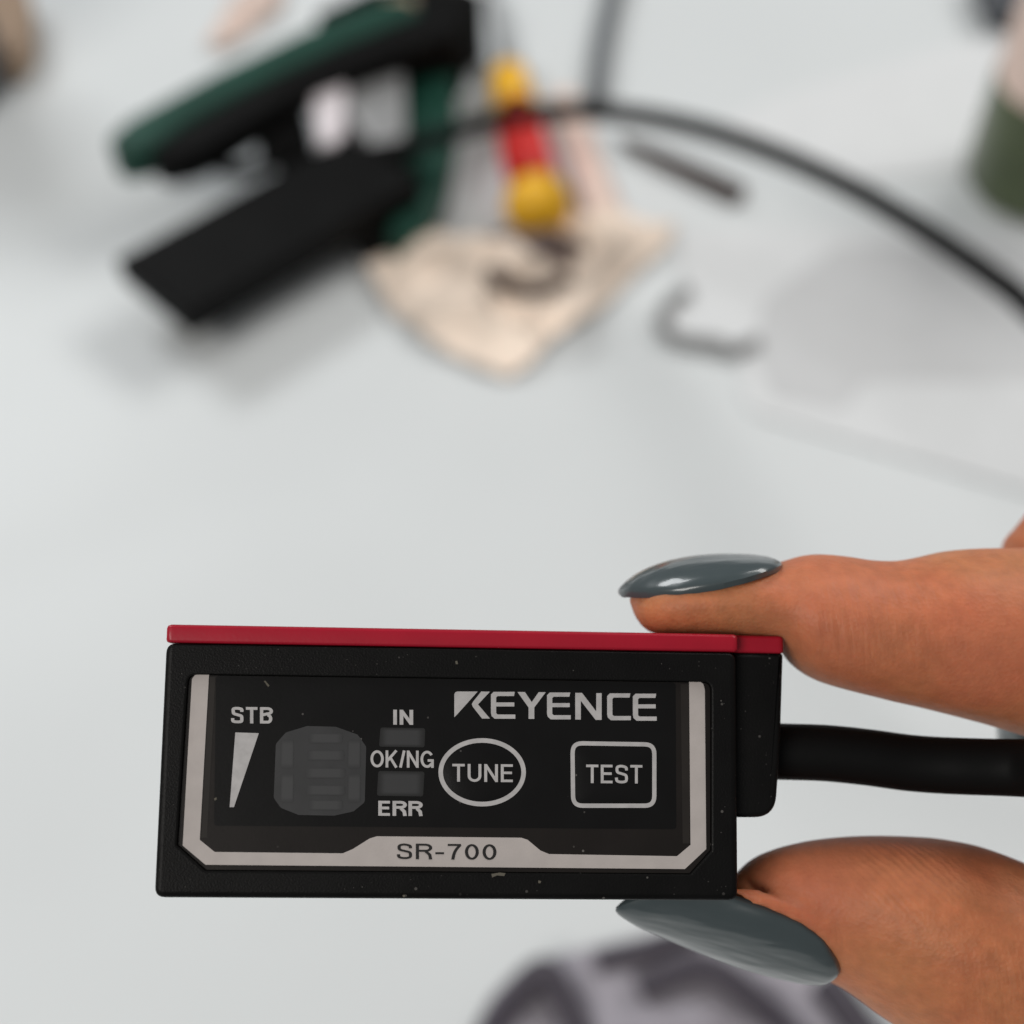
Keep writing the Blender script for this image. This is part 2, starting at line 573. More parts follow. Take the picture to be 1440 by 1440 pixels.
def build_body():
    m = MB(); bm = m.bm
    D = 20.0
    outer = []
    for ins, z in ((0.3, -D), (0.0, -D + 0.3), (0.0, -0.42), (0.06, -0.2), (0.2, -0.06), (0.42, 0.0), (0.50, 0.0)):
        outer.append([Vector((p.x, p.y, z)) for p in rrect(-W / 2 + ins, -H / 2 + ins, W / 2 - ins, H / 2 - ins * 0.4, max(0.7 - ins, 0.2))])
    vr = m.loft(outer, cap0=True, cap1=False)
    rec = round_poly(Fs([(262, 946), (1003, 957), (1003, 1197), (972, 1232), (287, 1227), (246, 1190)]), [0.75, 0.75, .25, .25, .25, .25], 5)
    inner = []
    for ins, z in ((-0.06, 0.0), (0.0, 0.0), (0.07, -0.03), (0.11, -0.1), (0.13, -0.55)):
        inner.append([Vector((p.x, p.y, z)) for p in offset_poly(rec, ins)])
    vi = m.loft(inner, cap0=False, cap1=True)
    es = []
    for ring in (vr[-1], vi[0]):
        for i in range(len(ring)):
            e = bm.edges.get((ring[i], ring[(i + 1) % len(ring)]))
            es.append(e)
    bmesh.ops.triangle_fill(bm, use_beauty=True, use_dissolve=False, edges=es)
    return dpart(m, 'body', M['case'], smooth=35), rec


body, REC = build_body()
panel = dpart(MB().prism(offset_poly(REC, 0.16), -0.54, -0.30), 'label_panel', M['label'])


def flat(name, pts, z, material, parent=panel, th=0.02):
    """thin printed layer; pts in mm on the panel"""
    return dpart(MB().prism(pts, z - th, z), name, material, parent)


ZP = -0.30
flat('smoked_window', round_poly(Fs([(304, 950), (950, 960), (951, 1166), (301, 1161)], ZP), 0.25), ZP + 0.012, M['window'])
M['strip'] = mat('brown_film_edge', (0.021, 0.018, 0.016), 0.4, 0.15, var=0.15, var_scale=300)
flat('film_edge', Fs([(957, 962), (968, 962), (970, 1186), (960, 1186)], ZP), ZP + 0.010, M['strip'])
flat('film_edge', Fs([(295, 952), (303, 952), (291, 1178), (283, 1178)], ZP), ZP + 0.010, M['strip'])
frame_px = [(275, 948), (294, 948), (281, 1181), (302, 1198), (482, 1200), (496, 1194), (520, 1179), (530, 1176), (733, 1178), (742, 1181), (760, 1196), (772, 1201),
            (952, 1204), (971, 1188), (969, 957), (982, 957), (989, 962), (991, 970), (993, 1194), (963, 1222), (289, 1216), (257, 1189), (270, 955)]
flat('silver_frame', Fs(frame_px, ZP), ZP + 0.030, M['silver'])

# display and indicator lights
disp = flat('digit_display', round_poly(Fs([(402, 1030), (432, 1021), (472, 1022), (503, 1033), (515, 1050), (513, 1128), (497, 1141), (470, 1147), (420, 1146), (395, 1136), (385, 1122), (388, 1046)], ZP), 0.35), ZP + 0.026, M['led'])
for yy, hw in ((1038, 24), (1062, 26), (1087, 28), (1111, 27), (1132, 24)):
    flat('segment', round_poly(Fs([(458 - hw, yy - 7), (458 + hw, yy - 7), (458 + hw, yy + 7), (458 - hw, yy + 7)], ZP), 0.2), ZP + 0.040, M['led4'], disp)
for xx in (404, 498):
    for yy in (1060, 1108):
        flat('segment', round_poly(Fs([(xx - 9, yy - 20), (xx + 9, yy - 20), (xx + 9, yy + 20), (xx - 9, yy + 20)], ZP), 0.2), ZP + 0.040, M['led4'], disp)
flat('indicator_light', round_poly(Fs([(535, 1023), (598, 1024), (597, 1051), (533, 1050)], ZP), 0.18), ZP + 0.026, M['led3'])
flat('indicator_light', round_poly(Fs([(532, 1084), (597, 1085), (595, 1120), (530, 1119)], ZP), 0.18), ZP + 0.026, M['led3'])
flat('wedge_mark', Fs([(331, 1030), (364, 1031), (329, 1135), (323, 1135)], ZP), ZP + 0.030, M['print'])


# raised buttons
def dome(name, outline, top, parent=panel):
    cx = sum(p[0] for p in outline) / len(outline); cy = sum(p[1] for p in outline) / len(outline)
    rings = []
    K = 9
    for k in range(K + 1):
        s = 1 - k / K * 0.98
        h = top * (1 - s**3.2)
        rings.append([Vector((cx + (p[0] - cx) * s, cy + (p[1] - cy) * s, ZP + 0.006 + h)) for p in outline])
    m = MB(); m.loft([[Vector((p[0], p[1], ZP - 0.05)) for p in outline]] + rings)
    return dpart(m, name, M['window'], parent, smooth=60)


def ring(name, outer, w, parent):
    inn = offset_poly(outer, w)
    m = MB()
    n = len(outer)
    bm = m.bm
    z0, z1 = ZP - 0.01, ZP + 0.036
    L = [[bm.verts.new((p[0], p[1], z)) for p in q] for q, z in ((outer, z0), (outer, z1), (inn, z1), (inn, z0))]
    for a in range(4):
        A, Bq = L[a], L[(a + 1) % 4]
        for i in range(n):
            j = (i + 1) % n
            bm.faces.new((A[i], A[j], Bq[j], Bq[i]))
    return dpart(m, name, M['print'], parent)


def ellipse_px(cx, cy, rx, ry, n=56):
    return [F(cx + rx * math.cos(2 * math.pi * k / n), cy + ry * math.sin(2 * math.pi * k / n), ZP) for k in range(n)]


b1 = dome('push_button', ellipse_px(678, 1086, 55, 42), 0.12)
ring('button_ring', ellipse_px(678, 1086, 61.5, 48), 0.32, b1)
sq = lambda g: round_poly(Fs([(802 + g, 1042 + g), (923 - g, 1044 + g), (923 - g, 1136 - g), (803 + g, 1136 - g)], ZP), 0.85 - g * 0.03, 7)
b2 = dome('push_button', sq(6), 0.12)
ring('button_ring', sq(0), 0.30, b2)


def arc(cx, cy, rx, ry, a0, a1, n=12):
    return [(cx + rx * math.cos(math.radians(a0 + (a1 - a0) * k / n)), cy + ry * math.sin(math.radians(a0 + (a1 - a0) * k / n))) for k in range(n + 1)]


def curve2(pts, per=5):
    return [(p.x, p.y) for p in catmull([(x, y, 0) for x, y in pts], per)]


def glyphs(w):
    """plain grotesque capitals as stroke centre lines, cell height 1; -> {char: (width, [polyline])}"""
    h = w / 2
    G = {}
    G['S'] = (0.64, [curve2([(0.64 - h, 0.70), (0.54, 0.86), (0.32, 1 - h), (0.13, 0.88), (0.03 + h, 0.72), (0.15, 0.59), (0.34, 0.52), (0.53, 0.44), (0.64 - h, 0.28), (0.53, 0.12), (0.32, h), (0.11, 0.13), (h, 0.31)])])
    G['T'] = (0.60, [[(0, 1 - h), (0.60, 1 - h)], [(0.30, 1 - h), (0.30, 0)]])
    G['B'] = (0.64, [[(h, 0), (h, 1)], [(h, 1 - h), (0.38, 1 - h)] + arc(0.38, 0.755, 0.21, 0.245 - h, 90, -90)[1:] + [(h, 0.51 + h * 0)],
                     [(0.38, 0.51), (0.40, 0.51)] + arc(0.40, 0.255 + h / 2, 0.24 - h, 0.255 - h / 2, 90, -90)[1:] + [(h, h)]])
    G['I'] = (w, [[(h, 0), (h, 1)]])
    G['N'] = (0.66, [[(h, 0), (h, 1)], [(h, 1 - h * 0.6), (0.66 - h, h * 0.6)], [(0.66 - h, 0), (0.66 - h, 1)]])
    G['O'] = (0.74, [arc(0.37, 0.5, 0.37 - h, 0.5 - h, 0, 360, 32)])
    G['K'] = (0.68, [[(h, 0), (h, 1)], [(0.60, 1), (h, 0.36)], [(0.26, 0.58), (0.60, 0)]])
    G['/'] = (0.30, [[(h * 0.6, 0), (0.30 - h * 0.6, 1)]])
    G['G'] = (0.74, [arc(0.37, 0.5, 0.37 - h, 0.5 - h, 35, 325, 26), [(0.40, 0.43), (0.74 - h, 0.43)], [(0.74 - h, 0.43 + h), (0.74 - h, 0)]])
    G['E'] = (0.58, [[(h, 0), (h, 1)], [(h, 1 - h), (0.58, 1 - h)], [(h, 0.52), (0.54, 0.52)], [(h, h), (0.58, h)]])
    G['R'] = (0.66, [[(h, 0), (h, 1)], [(h, 1 - h), (0.40, 1 - h)] + arc(0.40, 0.74, 0.22, 0.26 - h, 90, -90)[1:] + [(h, 0.48 + h)], [(0.42, 0.50), (0.58, 0.30), (0.62, 0)]])
    G['U'] = (0.66, [[(h, 1), (h, 0.33)] + arc(0.33, 0.33, 0.33 - h, 0.33 - h, 180, 360)[1:] + [(0.66 - h, 1)]])
    G['-'] = (0.36, [[(0.0, 0.40), (0.36, 0.40)]])
    G['7'] = (0.56, [[(0, 1 - h), (0.55, 1 - h)], curve2([(0.52, 1 - h), (0.36, 0.66), (0.26, 0.35), (0.21, 0)])])
    G['0'] = (0.58, [arc(0.29, 0.5, 0.29 - h, 0.5 - h, 0, 360, 32)])
    return G


def text(s, box, material, parent=panel, z=ZP + 0.034, weight=0.14, lift=None, gap=0.13, name='lettering'):
    G = glyphs(weight)
    total = sum(G[c][0] for c in s) + gap * (len(s) - 1)
    x0, y0, x1, y1 = box
    m = MB(); bm = m.bm
    cur = 0.0
    k = 0
    def put(u, v, dz):
        px = x0 + (x1 - x0) * u / total
        p = F(px, y1 + (y0 - y1) * v + (px - x0) * 0.009, ZP)
        return (p[0], p[1], z + dz + (lift(p) if lift else 0))
    for c in s:
        wd, lines = G[c]
        for li, line in enumerate(lines):
            dz = 0.003 * li
            P2 = [Vector((cur + a, b)) for a, b in line]
            closed = (P2[0] - P2[-1]).length < 1e-4
            n = len(P2)
            Lr = []
            for i in range(n):
                if closed:
                    a, b = P2[(i - 1) % (n - 1)], P2[(i + 1) % (n - 1)] if i < n - 1 else P2[1]
                else:
                    a, b = P2[max(i - 1, 0)], P2[min(i + 1, n - 1)]
                d1 = (P2[i] - a) if (P2[i] - a).length > 1e-6 else (b - P2[i])
                d2 = (b - P2[i]) if (b - P2[i]).length > 1e-6 else d1
                d1.normalize(); d2.normalize()
                t = (d1 + d2).normalized()
                nn = Vector((-t.y, t.x))
                mit = 1 / max(0.5, abs(t.dot(d1)))
                Lr.append((P2[i] + nn * weight / 2 * mit, P2[i] - nn * weight / 2 * mit))
            for i in range(n - 1):
                q = [Lr[i][0], Lr[i + 1][0], Lr[i + 1][1], Lr[i][1]]
                top = [bm.verts.new(put(p.x, p.y, dz)) for p in q]
                bm.faces.new(top)
        cur += wd + gap
    bmesh.ops.remove_doubles(bm, verts=bm.verts, dist=1e-4)
    bm.normal_update()
    for f in bm.faces:
        if f.normal.z < 0: f.normal_flip()
    ext = bmesh.ops.extrude_face_region(bm, geom=list(bm.faces), use_keep_orig=True)
    for g in ext['geom']:
        if isinstance(g, bmesh.types.BMVert):
            g.co.z -= 0.016
    return dpart(m, name, material, parent)


text('STB', (325, 994, 383, 1017), M['print'], weight=0.17)
text('IN', (553, 998, 581, 1019), M['print'], weight=0.18)
text('OK/NG', (521, 1055, 610, 1079), M['print'], weight=0.15, gap=0.10)
text('ERR', (532, 1126, 593, 1147), M['print'], weight=0.18)
text('SR-700', (558, 1186, 698, 1208), M['dark_print'], z=ZP + 0.050, weight=0.13, gap=0.16)


def dome_lift(outline_centre, rx, ry, top, power=3.2, box=False):
    cx, cy = outline_centre
    def f(p):
        u, v = abs(p[0] - cx) / rx, abs(p[1] - cy) / ry
        s = min(1, max(u, v) if box else math.hypot(u, v))
        return top * (1 - s**power) + 0.012
    return f


c1 = F(678, 1086, ZP); c2 = F(863, 1090, ZP)
text('TUNE', (636, 1074, 721, 1099), M['print'], parent=b1, weight=0.14, gap=0.14, z=ZP + 0.026, lift=dome_lift(c1, 2.75, 2.1, 0.12))
text('TEST', (824, 1075, 903, 1101), M['print'], parent=b2, weight=0.14, gap=0.12, z=ZP + 0.026, lift=dome_lift(c2, 2.75, 2.05, 0.12, box=True))

# maker's lettering: seven shapes drawn from the panel
def lg(u, v): return F(620 + u / 4.235, 950 + v / 4.235, ZP)


def E_shape(x0, x1, y0, y1, mid=True, dx=5):
    t, c = 25, 16
    ym = (y0 + y1) / 2 - 5
    o = [(x0 + c, y0), (x1, y0), (x1 - dx, y0 + t), (x0 + 40, y0 + t), (x0 + 31, y0 + t + 8)]
    if mid:
        o += [(x0 + 31, ym - 12), (x1 - 3, ym - 12), (x1 - 3, ym + 12), (x0 + 31, ym + 12)]
    o += [(x0 + 31, y1 - t - 8), (x0 + 40, y1 - t), (x1 + 3, y1 - t), (x1 + 3, y1), (x0 + c + 6, y1), (x0 + 4, y1 - c), (x0, y1 - c - 18), (x0, y0 + c)]
    return o


logo = [
    [(80, 112), (86, 99), (98, 95), (219, 95), (97, 231), (80, 248)],
    [(240, 95), (292, 96), (221, 172), (292, 256), (245, 256), (190, 186), (184, 171), (190, 158)],
    E_shape(298, 440, 97, 257),
    [(456, 98), (500, 98), (541, 158), (582, 99), (624, 99), (556, 190), (556, 258), (522, 258), (522, 190)],
    E_shape(632, 770, 101, 261),
    [(800, 103), (840, 103), (925, 214), (925, 105), (957, 105), (957, 264), (921, 264), (833, 150), (833, 262), (800, 262)],
    E_shape(990, 1128, 106, 266, mid=False),
    E_shape(1143, 1282, 108, 269),
]
for poly in logo:
    flat('lettering', [lg(*p) for p in poly], ZP + 0.034, M['print'])

# flecks of dust and a chip caught on the case
M['fleck'] = mat('pale_dust', (0.11, 0.10, 0.08), 0.9, 0.1)
for pts_, z_, par_ in (([(691, 1229), (703, 1227), (711, 1228), (709, 1232), (699, 1231), (692, 1234)], 0.03, body),
                       ([(371, 958), (373, 957), (379, 964), (377, 966)], ZP + 0.03, panel),
                       ([(301, 1123), (304, 1121), (305, 1124), (302, 1126)], ZP + 0.03, panel),
                       ([(640, 930), (643, 929), (644, 934), (641, 934)], 0.02, body),
                       ([(757, 1238), (761, 1239), (760, 1242), (757, 1242)], 0.02, body),
                       ([(566, 1259), (569, 1258), (570, 1261), (567, 1262)], 0.02, body)):
    flat('dust_fleck', Fs(pts_, z_), z_, M['fleck'], par_, th=0.015)

# red top plate (plan outline in x,z; set back over the cable block)
xb = F(1104, 917, -1.0)[0]
yt0 = H / 2 + 0.03
plan = [(-W / 2 - 0.02, -20.0), (xb, -20.0), (xb, -1.1), (W / 2 + 0.12, -1.1), (W / 2 + 0.12, 0.02), (-W / 2 - 0.02, 0.02)]
plan = round_poly(plan, [0.5, 0.5, 0.5, 0.05, 0.45, 0.45], 5)
mp = MB()
rings = []
for ins, y in ((0.22, 0.0), (0.06, 0.06), (0.0, 0.22), (0.0, 1.02), (0.07, 1.2), (0.28, 1.29)):
    q = offset_poly(plan, ins)
    rings.append([Vector((p.x, yt0 + y, p.y)) for p in q])
mp.loft(rings)
dpart(mp, 'top_plate', M['red'], smooth=50)

# block where the cable leaves
zb = -1.3
blk = round_poly(Fs([(1030, 917), (1103, 918), (1099, 1050), (1092, 1150), (1030, 1150)], zb), [0, 0.3, 4, 2.1, 0], 9)
mb = MB()
rings = []
for ins, z in ((0.3, -15.0), (0.0, -14.6), (0.0, zb - 0.5), (0.1, zb - 0.18), (0.4, zb)):
    rings.append([Vector((p.x, p.y, z)) for p in offset_poly(blk, ins)])
mb.loft(rings)
dpart(mb, 'cable_block', M['case'], smooth=50)


def dev_local(p):
    return (dev.matrix_world.inverted() @ p) * 1000.0


cpath = [P(1060, 1056, 107), P(1100, 1057, 107), P(1160, 1059, 107), P(1220, 1065, 107), P(1280, 1073, 107), P(1340, 1077, 106.5), P(1440, 1080, 105),
         P(1540, 1082, 99), P(1680, 1120, 91), P(1900, 1250, 86), P(2100, 1600, 86), P(2200, 2100, 96), P(2250, 2700, 130),
         Vector((0.16, -0.02, 0.10)), Vector((0.19, -0.03, 0.03)), Vector((0.24, -0.03, 0.003)), Vector((0.40, 0.0, 0.003))]
mc = MB().tube([dev_local(p) for p in catmull(cpath, 9)], 2.12, 18)
dpart(mc, 'cable', M['cable'])

# ------------------------------------------------------------------ the hand
def cmm(X, Y, Z):
    return CAM + (RIGHT * X + UP * Y + FWD * Z) * 0.001


hand_rings = MB()
NS = 48


def finger_loft(tab, rho, kfun, n, fix=False):
    """rows px, top, bottom, depth -> closed loft with rotated elliptic sections; returns the section table"""
    rows = interp(tab, n)
    rings = []
    for x, top, bot, d in rows:
        s = d / FPX
        hy = (bot - top) / 2 * s
        yc = (720 - (top + bot) / 2) * s
        k = kfun(x)
        tm = hy / math.sqrt((k * math.sin(rho))**2 + math.cos(rho)**2)
        tn = tm * k
        # n: nail direction, m: across
        nv = np.array([-math.sin(rho), -math.cos(rho)])     # (up, depth)
        mv = np.array([math.cos(rho), -math.sin(rho)])
        r = []
        for j in range(NS):
            a = 2 * math.pi * j / NS
            e = nv * (tn * math.cos(a)) + mv * (tm * math.sin(a))
            r.append(cmm((x - 720) * s, yc + e[0], d + e[1]))
        rings.append(r)
        if fix:
            for _ in range(2):
                py = [720 - FPX * (p - CAM).dot(UP) / (p - CAM).dot(FWD) for p in r]
                k1 = (bot - top) / (max(py) - min(py)); c1_ = (max(py) + min(py)) / 2
                for q, p in enumerate(r):
                    tgt = (top + bot) / 2 + (py[q] - c1_) * k1
                    r[q] = p + UP * ((py[q] - tgt) / FPX * (p - CAM).dot(FWD))
    hand_rings.loft(rings)


index_tab = [(885, 841, 846, 108), (887, 836, 853, 108), (891, 830, 863, 108), (898, 822, 875, 108), (908, 814, 886, 108), (925, 806, 892, 108), (960, 796, 894, 108),
             (1000, 790, 896, 108), (1040, 788, 898, 108), (1070, 789, 900, 108), (1088, 791, 905, 108), (1098, 791, 913, 108), (1110, 787, 932, 108), (1130, 781, 948, 108),
             (1150, 779, 958, 108), (1190, 782, 970, 108), (1230, 788, 980, 108), (1258, 789, 987, 108), (1290, 784, 994, 108.2), (1330, 775, 1004, 108.5),
             (1380, 771, 1017, 109), (1440, 770, 1035, 109.5), (1520, 764, 1055, 110), (1600, 755, 1068, 110.5), (1690, 765, 1072, 111), (1850, 775, 1085, 112),
             (2050, 770, 1110, 114), (2250, 750, 1140, 116), (2400, 770, 1150, 118)]
finger_loft(index_tab, math.radians(-90), lambda x: np.interp(x, [885, 900, 960, 1000, 1088, 1110, 1150, 1300, 1600], [0.45, 0.50, 0.51, 0.53, 0.56, 0.68, 0.80, 0.89, 1.0]), 240)

RHO = math.radians(52)
thumb_tab = [(925, 1272, 1280, 109), (930, 1264, 1286, 109), (940, 1258, 1292, 109), (960, 1252, 1302, 109), (1000, 1247, 1322, 109), (1024, 1238, 1333, 109), (1036, 1226, 1337, 109),
             (1048, 1214, 1341, 109), (1062, 1204, 1346, 109), (1100, 1190, 1358, 109), (1150, 1180, 1374, 109), (1180, 1177, 1388, 109),
             (1205, 1175.5, 1405, 109), (1240, 1175, 1432, 109), (1300, 1177, 1470, 109), (1360, 1185, 1496, 109), (1440, 1211, 1530, 109),
             (1540, 1258, 1580, 109), (1700, 1310, 1650, 110), (1900, 1350, 1730, 111), (2100, 1370, 1800, 112), (2300, 1380, 1850, 114)]
finger_loft(thumb_tab, RHO, lambda x: np.interp(x, [925, 1000, 1100, 1190, 1440], [0.6, 0.63, 0.66, 0.78, 0.92]), 240, True)


def chain(pts, seg=28):
    """tapered rounded limb through (point, radius mm) joints"""
    pp = [Vector((p.x, p.y, p.z)) for p, r in pts]
    rr = [r for p, r in pts]
    path = catmull(pp, 10)
    rad = []
    for i in range(len(rr) - 1):
        for k in range(10):
            t = k / 10
            t = t * t * (3 - 2 * t)
            rad.append(rr[i] * (1 - t) + rr[i + 1] * t)
    rad.append(rr[-1])
    # rounded ends
    t0 = (path[0] - path[1]).normalized(); t1 = (path[-1] - path[-2]).normalized()
    pre = [(path[0] + t0 * (rr[0] * 0.001 * math.sin(a)), rr[0] * math.cos(a)) for a in (1.5, 1.25, 0.9, 0.5)]
    post = [(path[-1] + t1 * (rr[-1] * 0.001 * math.sin(a)), rr[-1] * math.cos(a)) for a in (0.5, 0.9, 1.25, 1.5)]
    full = pre + list(zip(path, rad)) + post
    ps = [f[0] for f in full]; rs = [f[1] * 0.001 for f in full]
    hand_rings.tube(ps, lambda u: rs[int(round(u * (len(rs) - 1)))], seg)


# nails: rows are px, y of the dorsal line px, half width mm, arch mm, depth mm
index_nail = [(869.5, 829, 0.25, 0.15, 108), (872, 826, 0.9, 0.35, 108), (880, 818, 1.9, 0.75, 108), (895, 807, 3.0, 1.4, 108), (920, 795, 4.1, 2.0, 108), (950, 786, 4.9, 2.35, 108),
              (985, 780.5, 5.3, 2.3, 108), (1020, 778.5, 5.4, 1.95, 108), (1050, 779, 5.0, 1.45, 108), (1075, 781.5, 4.0, 0.9, 108), (1090, 786, 2.6, 0.5, 108), (1099, 792, 0.6, 0.2, 108)]


def thumb_rows():
    out = []
    tab = [(866, 1282, 0.25), (869, 1285.5, 0.55), (880, 1293, 1.35), (900, 1304, 2.45), (925, 1314, 3.7), (950, 1324, 4.4), (1000, 1344, 5.1),
           (1060, 1365, 5.3), (1110, 1378, 4.9), (1145, 1385, 4.0), (1165, 1385, 2.7), (1175, 1379, 1.6), (1181, 1370, 0.5)]
    for x, yl, wn in tab:
        hn = 0.42 * wn
        a = np.linspace(-1.466, 1.466, 60)
        y = wn * np.sin(a) * math.cos(RHO) + hn * (1 - np.cos(a)) * math.sin(RHO)
        dd = np.interp(x, [866, 925, 1000, 1100, 1180], [106.5, 106.6, 106.6, 106.2, 105.6])
        dep = dd - wn * np.sin(a) * math.sin(RHO) + hn * (1 - np.cos(a)) * math.cos(RHO)
        yd = yl
        for _ in range(6):
            py = 720 - ((720 - yd) * dd / FPX + y) * FPX / dep
            yd += yl - py.max()
        out.append((x, yd, wn, hn, dd))
    return out


thumb_nail = thumb_rows()


def nail_point(row, rho, a, out=0.0):
    x, yd, wn, hn, d = row
    nv = np.array([-math.sin(rho), -math.cos(rho)]); mv = np.array([math.cos(rho), -math.sin(rho)])
    s = d / FPX
    e = mv * ((wn + out) * math.sin(a)) - nv * (hn * (1 - math.cos(a)))
    return cmm((x - 720) * s, (720 - yd) * s + e[0], d + e[1])


def nail_fold(rows, rho, xs, sides, r, lift):
    q = interp(rows, xs)
    nv = np.array([-math.sin(rho), -math.cos(rho)])
    down = (UP * float(nv[0]) + FWD * float(nv[1])) * 0.001
    for sd_ in sides:
        path = [nail_point(w_, rho, sd_ * 1.4, 0.35) + down * lift for w_ in q]
        n_ = len(path)
        hand_rings.tube(path, lambda u: r * 0.001 * (0.25 + 0.75 * min(1, 4 * u)), 12)


nail_fold(thumb_nail, RHO, np.linspace(1010, 1183, 40), (1,), 0.62, -0.75)

# fingers curled behind the index finger
chain([(P(2450, 880, 128), 9.5), (P(1950, 850, 125), 8.3), (P(1560, 800, 123), 7.6), (P(1522, 900, 123), 6.8), (P(1515, 985, 123), 6.2), (P(1518, 1030, 123), 5.2)])
chain([(P(2450, 930, 142), 9.0), (P(1980, 880, 140), 7.8), (P(1640, 840, 138), 7.4), (P(1610, 930, 137), 6.6), (P(1620, 1030, 135), 6.0)])
chain([(P(2450, 1010, 154), 8.0), (P(2050, 950, 153), 6.8), (P(1800, 930, 152), 6.3), (P(1770, 1000, 150), 5.6), (P(1780, 1080, 148), 5.2)])
# palm, ball of the thumb, wrist and forearm
wrist = P(3750, 1350, 140)
for (x, y, d, r) in ((2420, 950, 117, 10), (2450, 900, 129, 11), (2450, 950, 142, 10.5), (2450, 1020, 154, 9.5)):
    chain([(P(x, y, d), r), (P(3000, 1080, (d + 136) / 2), r + 2.5), (wrist, 15)])
chain([(P(2150, 1560, 112), 11.5), (P(2600, 1560, 115), 14), (P(3100, 1480, 122), 15), (wrist, 15)])
chain([(P(2330, 1080, 117), 8), (P(2420, 1280, 117), 9), (P(2400, 1480, 116), 10)])
chain([(P(2600, 1300, 124), 13), (P(3000, 1300, 130), 15), (wrist, 17)])
chain([(wrist, 19), (P(4300, 1500, 142), 22), (P(5600, 1900, 150), 30), (P(6600, 2200, 155), 34)])
hand_loc = HAND_LOC
hand = hand_rings.build('hand', M['skin'], loc=hand_loc, smooth=180)
rm = hand.modifiers.new('union', 'REMESH')
rm.mode = 'VOXEL'; rm.voxel_size = 0.00045; rm.use_smooth_shade = True
sm = hand.modifiers.new('soften', 'SMOOTH'); sm.factor = 0.5; sm.iterations = 5
dg = bpy.context.evaluated_depsgraph_get()
hm = bpy.data.meshes.new_from_object(hand.evaluated_get(dg))
hand.modifiers.clear()
hand.data = hm
hm.shade_smooth()
tag(hand, 'brown skinned hand with long slate grey nails pinching the black sensor from the right', 'hand')


def nail(rows, rho, arch, n=70, na=25, th=0.42):
    """rows: px, y of dorsal line px, half width mm, arch mm, depth mm of dorsal line"""
    rows = interp(rows, n)
    nv = np.array([-math.sin(rho), -math.cos(rho)]); mv = np.array([math.cos(rho), -math.sin(rho)])
    top, low = [], []
    for x, yd, wn, hn, d in rows:
        s = d / FPX
        y0 = (720 - yd) * s
        rt, rl = [], []
        for j in range(na):
            a = (-1 + 2 * j / (na - 1)) * math.radians(84)
            sx, cx = math.sin(a), math.cos(a)
            e = mv * (wn * sx) - nv * (hn * (1 - cx))
            rt.append(cmm((x - 720) * s, y0 + e[0], d + e[1]))
            k = min(th, 0.3 * wn + 0.05)
            e2 = mv * ((wn - k * 0.5) * sx) - nv * (hn * (1 - cx) + k)
            rl.append(cmm((x - 720) * s, y0 + e2[0], d + e2[1]))
        top.append(rt); low.append(rl)
    m = MB()
    rings = [t + list(reversed(l)) for t, l in zip(top, low)]
    m.loft(rings)
    return m


nail(index_nail, math.radians(-90), 0).build('fingernail', M['nail'], hand, smooth=50)
nail(thumb_nail, RHO, 0).build('fingernail', M['nail'], hand, smooth=50)
# nail of the curled middle finger peeking out under the index finger
mn = MB()
rings = []
for y, hw, dx in ((925, 2.0, 6), (940, 4.0, 2), (970, 5.0, -2), (1000, 4.9, -5), (1030, 4.3, -8), (1050, 3.2, -9), (1066, 0.8, -6)):
    c = P(1417 + dx, y, 123)
    t, l = [], []
    for j in range(15):
        a = (-1 + 2 * j / 14) * 1.4
        t.append(c + (FWD * (hw * math.sin(a)) + RIGHT * (hw * 0.45 * (1 - math.cos(a)))) * 0.001)
        l.append(c + (FWD * (hw * 0.93 * math.sin(a)) + RIGHT * (hw * 0.45 * (1 - math.cos(a)) + 0.4)) * 0.001)
    rings.append(t + list(reversed(l)))
mn.loft(rings)
mn.build('fingernail', M['nail'], hand, smooth=50)

# ------------------------------------------------------------------ things lying on the table
# second sensor-like black box with a cable arching away to the right
box = empty('black_box', T(370, 330))
tag(box, 'plain black rectangular box with a cable, leaning in front of the green tool', 'box')
slab('housing', [(162, 364), (490, 187), (594, 253), (262, 446)], 16, 27, M['black'], box, bev=1.0)
slab('lid', [(167, 363), (489, 190), (587, 252), (263, 441)], 27, 28, M['black'], box, bev=0.4)
slab('foot', [(470, 262), (545, 218), (578, 244), (505, 290)], 0.3, 16, M['black'], box, bev=1.0, zref=16)
ca = T(535, 219, 23)
cab = [ca, ca + Vector((0.018, 0.006, 0.002)), P(640, 186, 552), P(720, 164, 550), P(800, 156, 543), P(900, 163, 530), P(1000, 185, 510), P(1100, 220, 488), P(1200, 266, 465),
       P(1300, 324, 440), P(1400, 392, 416), P(1440, 424, 408), P(1560, 540, 390), P(1700, 720, 390), Vector((0.27, 0.20, 0.06)), Vector((0.33, 0.16, 0.004)), Vector((0.5, 0.15, 0.003))]
MB().tube(catmull(cab, 10), 0.0037, 16).build('cable', M['bgcable'], box)
MB().tube(catmull([ca - Vector((0.006, 0.001, 0)), ca + Vector((0.010, 0.002, 0.001))], 4), 0.0048, 16).build('strain_relief', M['black'], box)

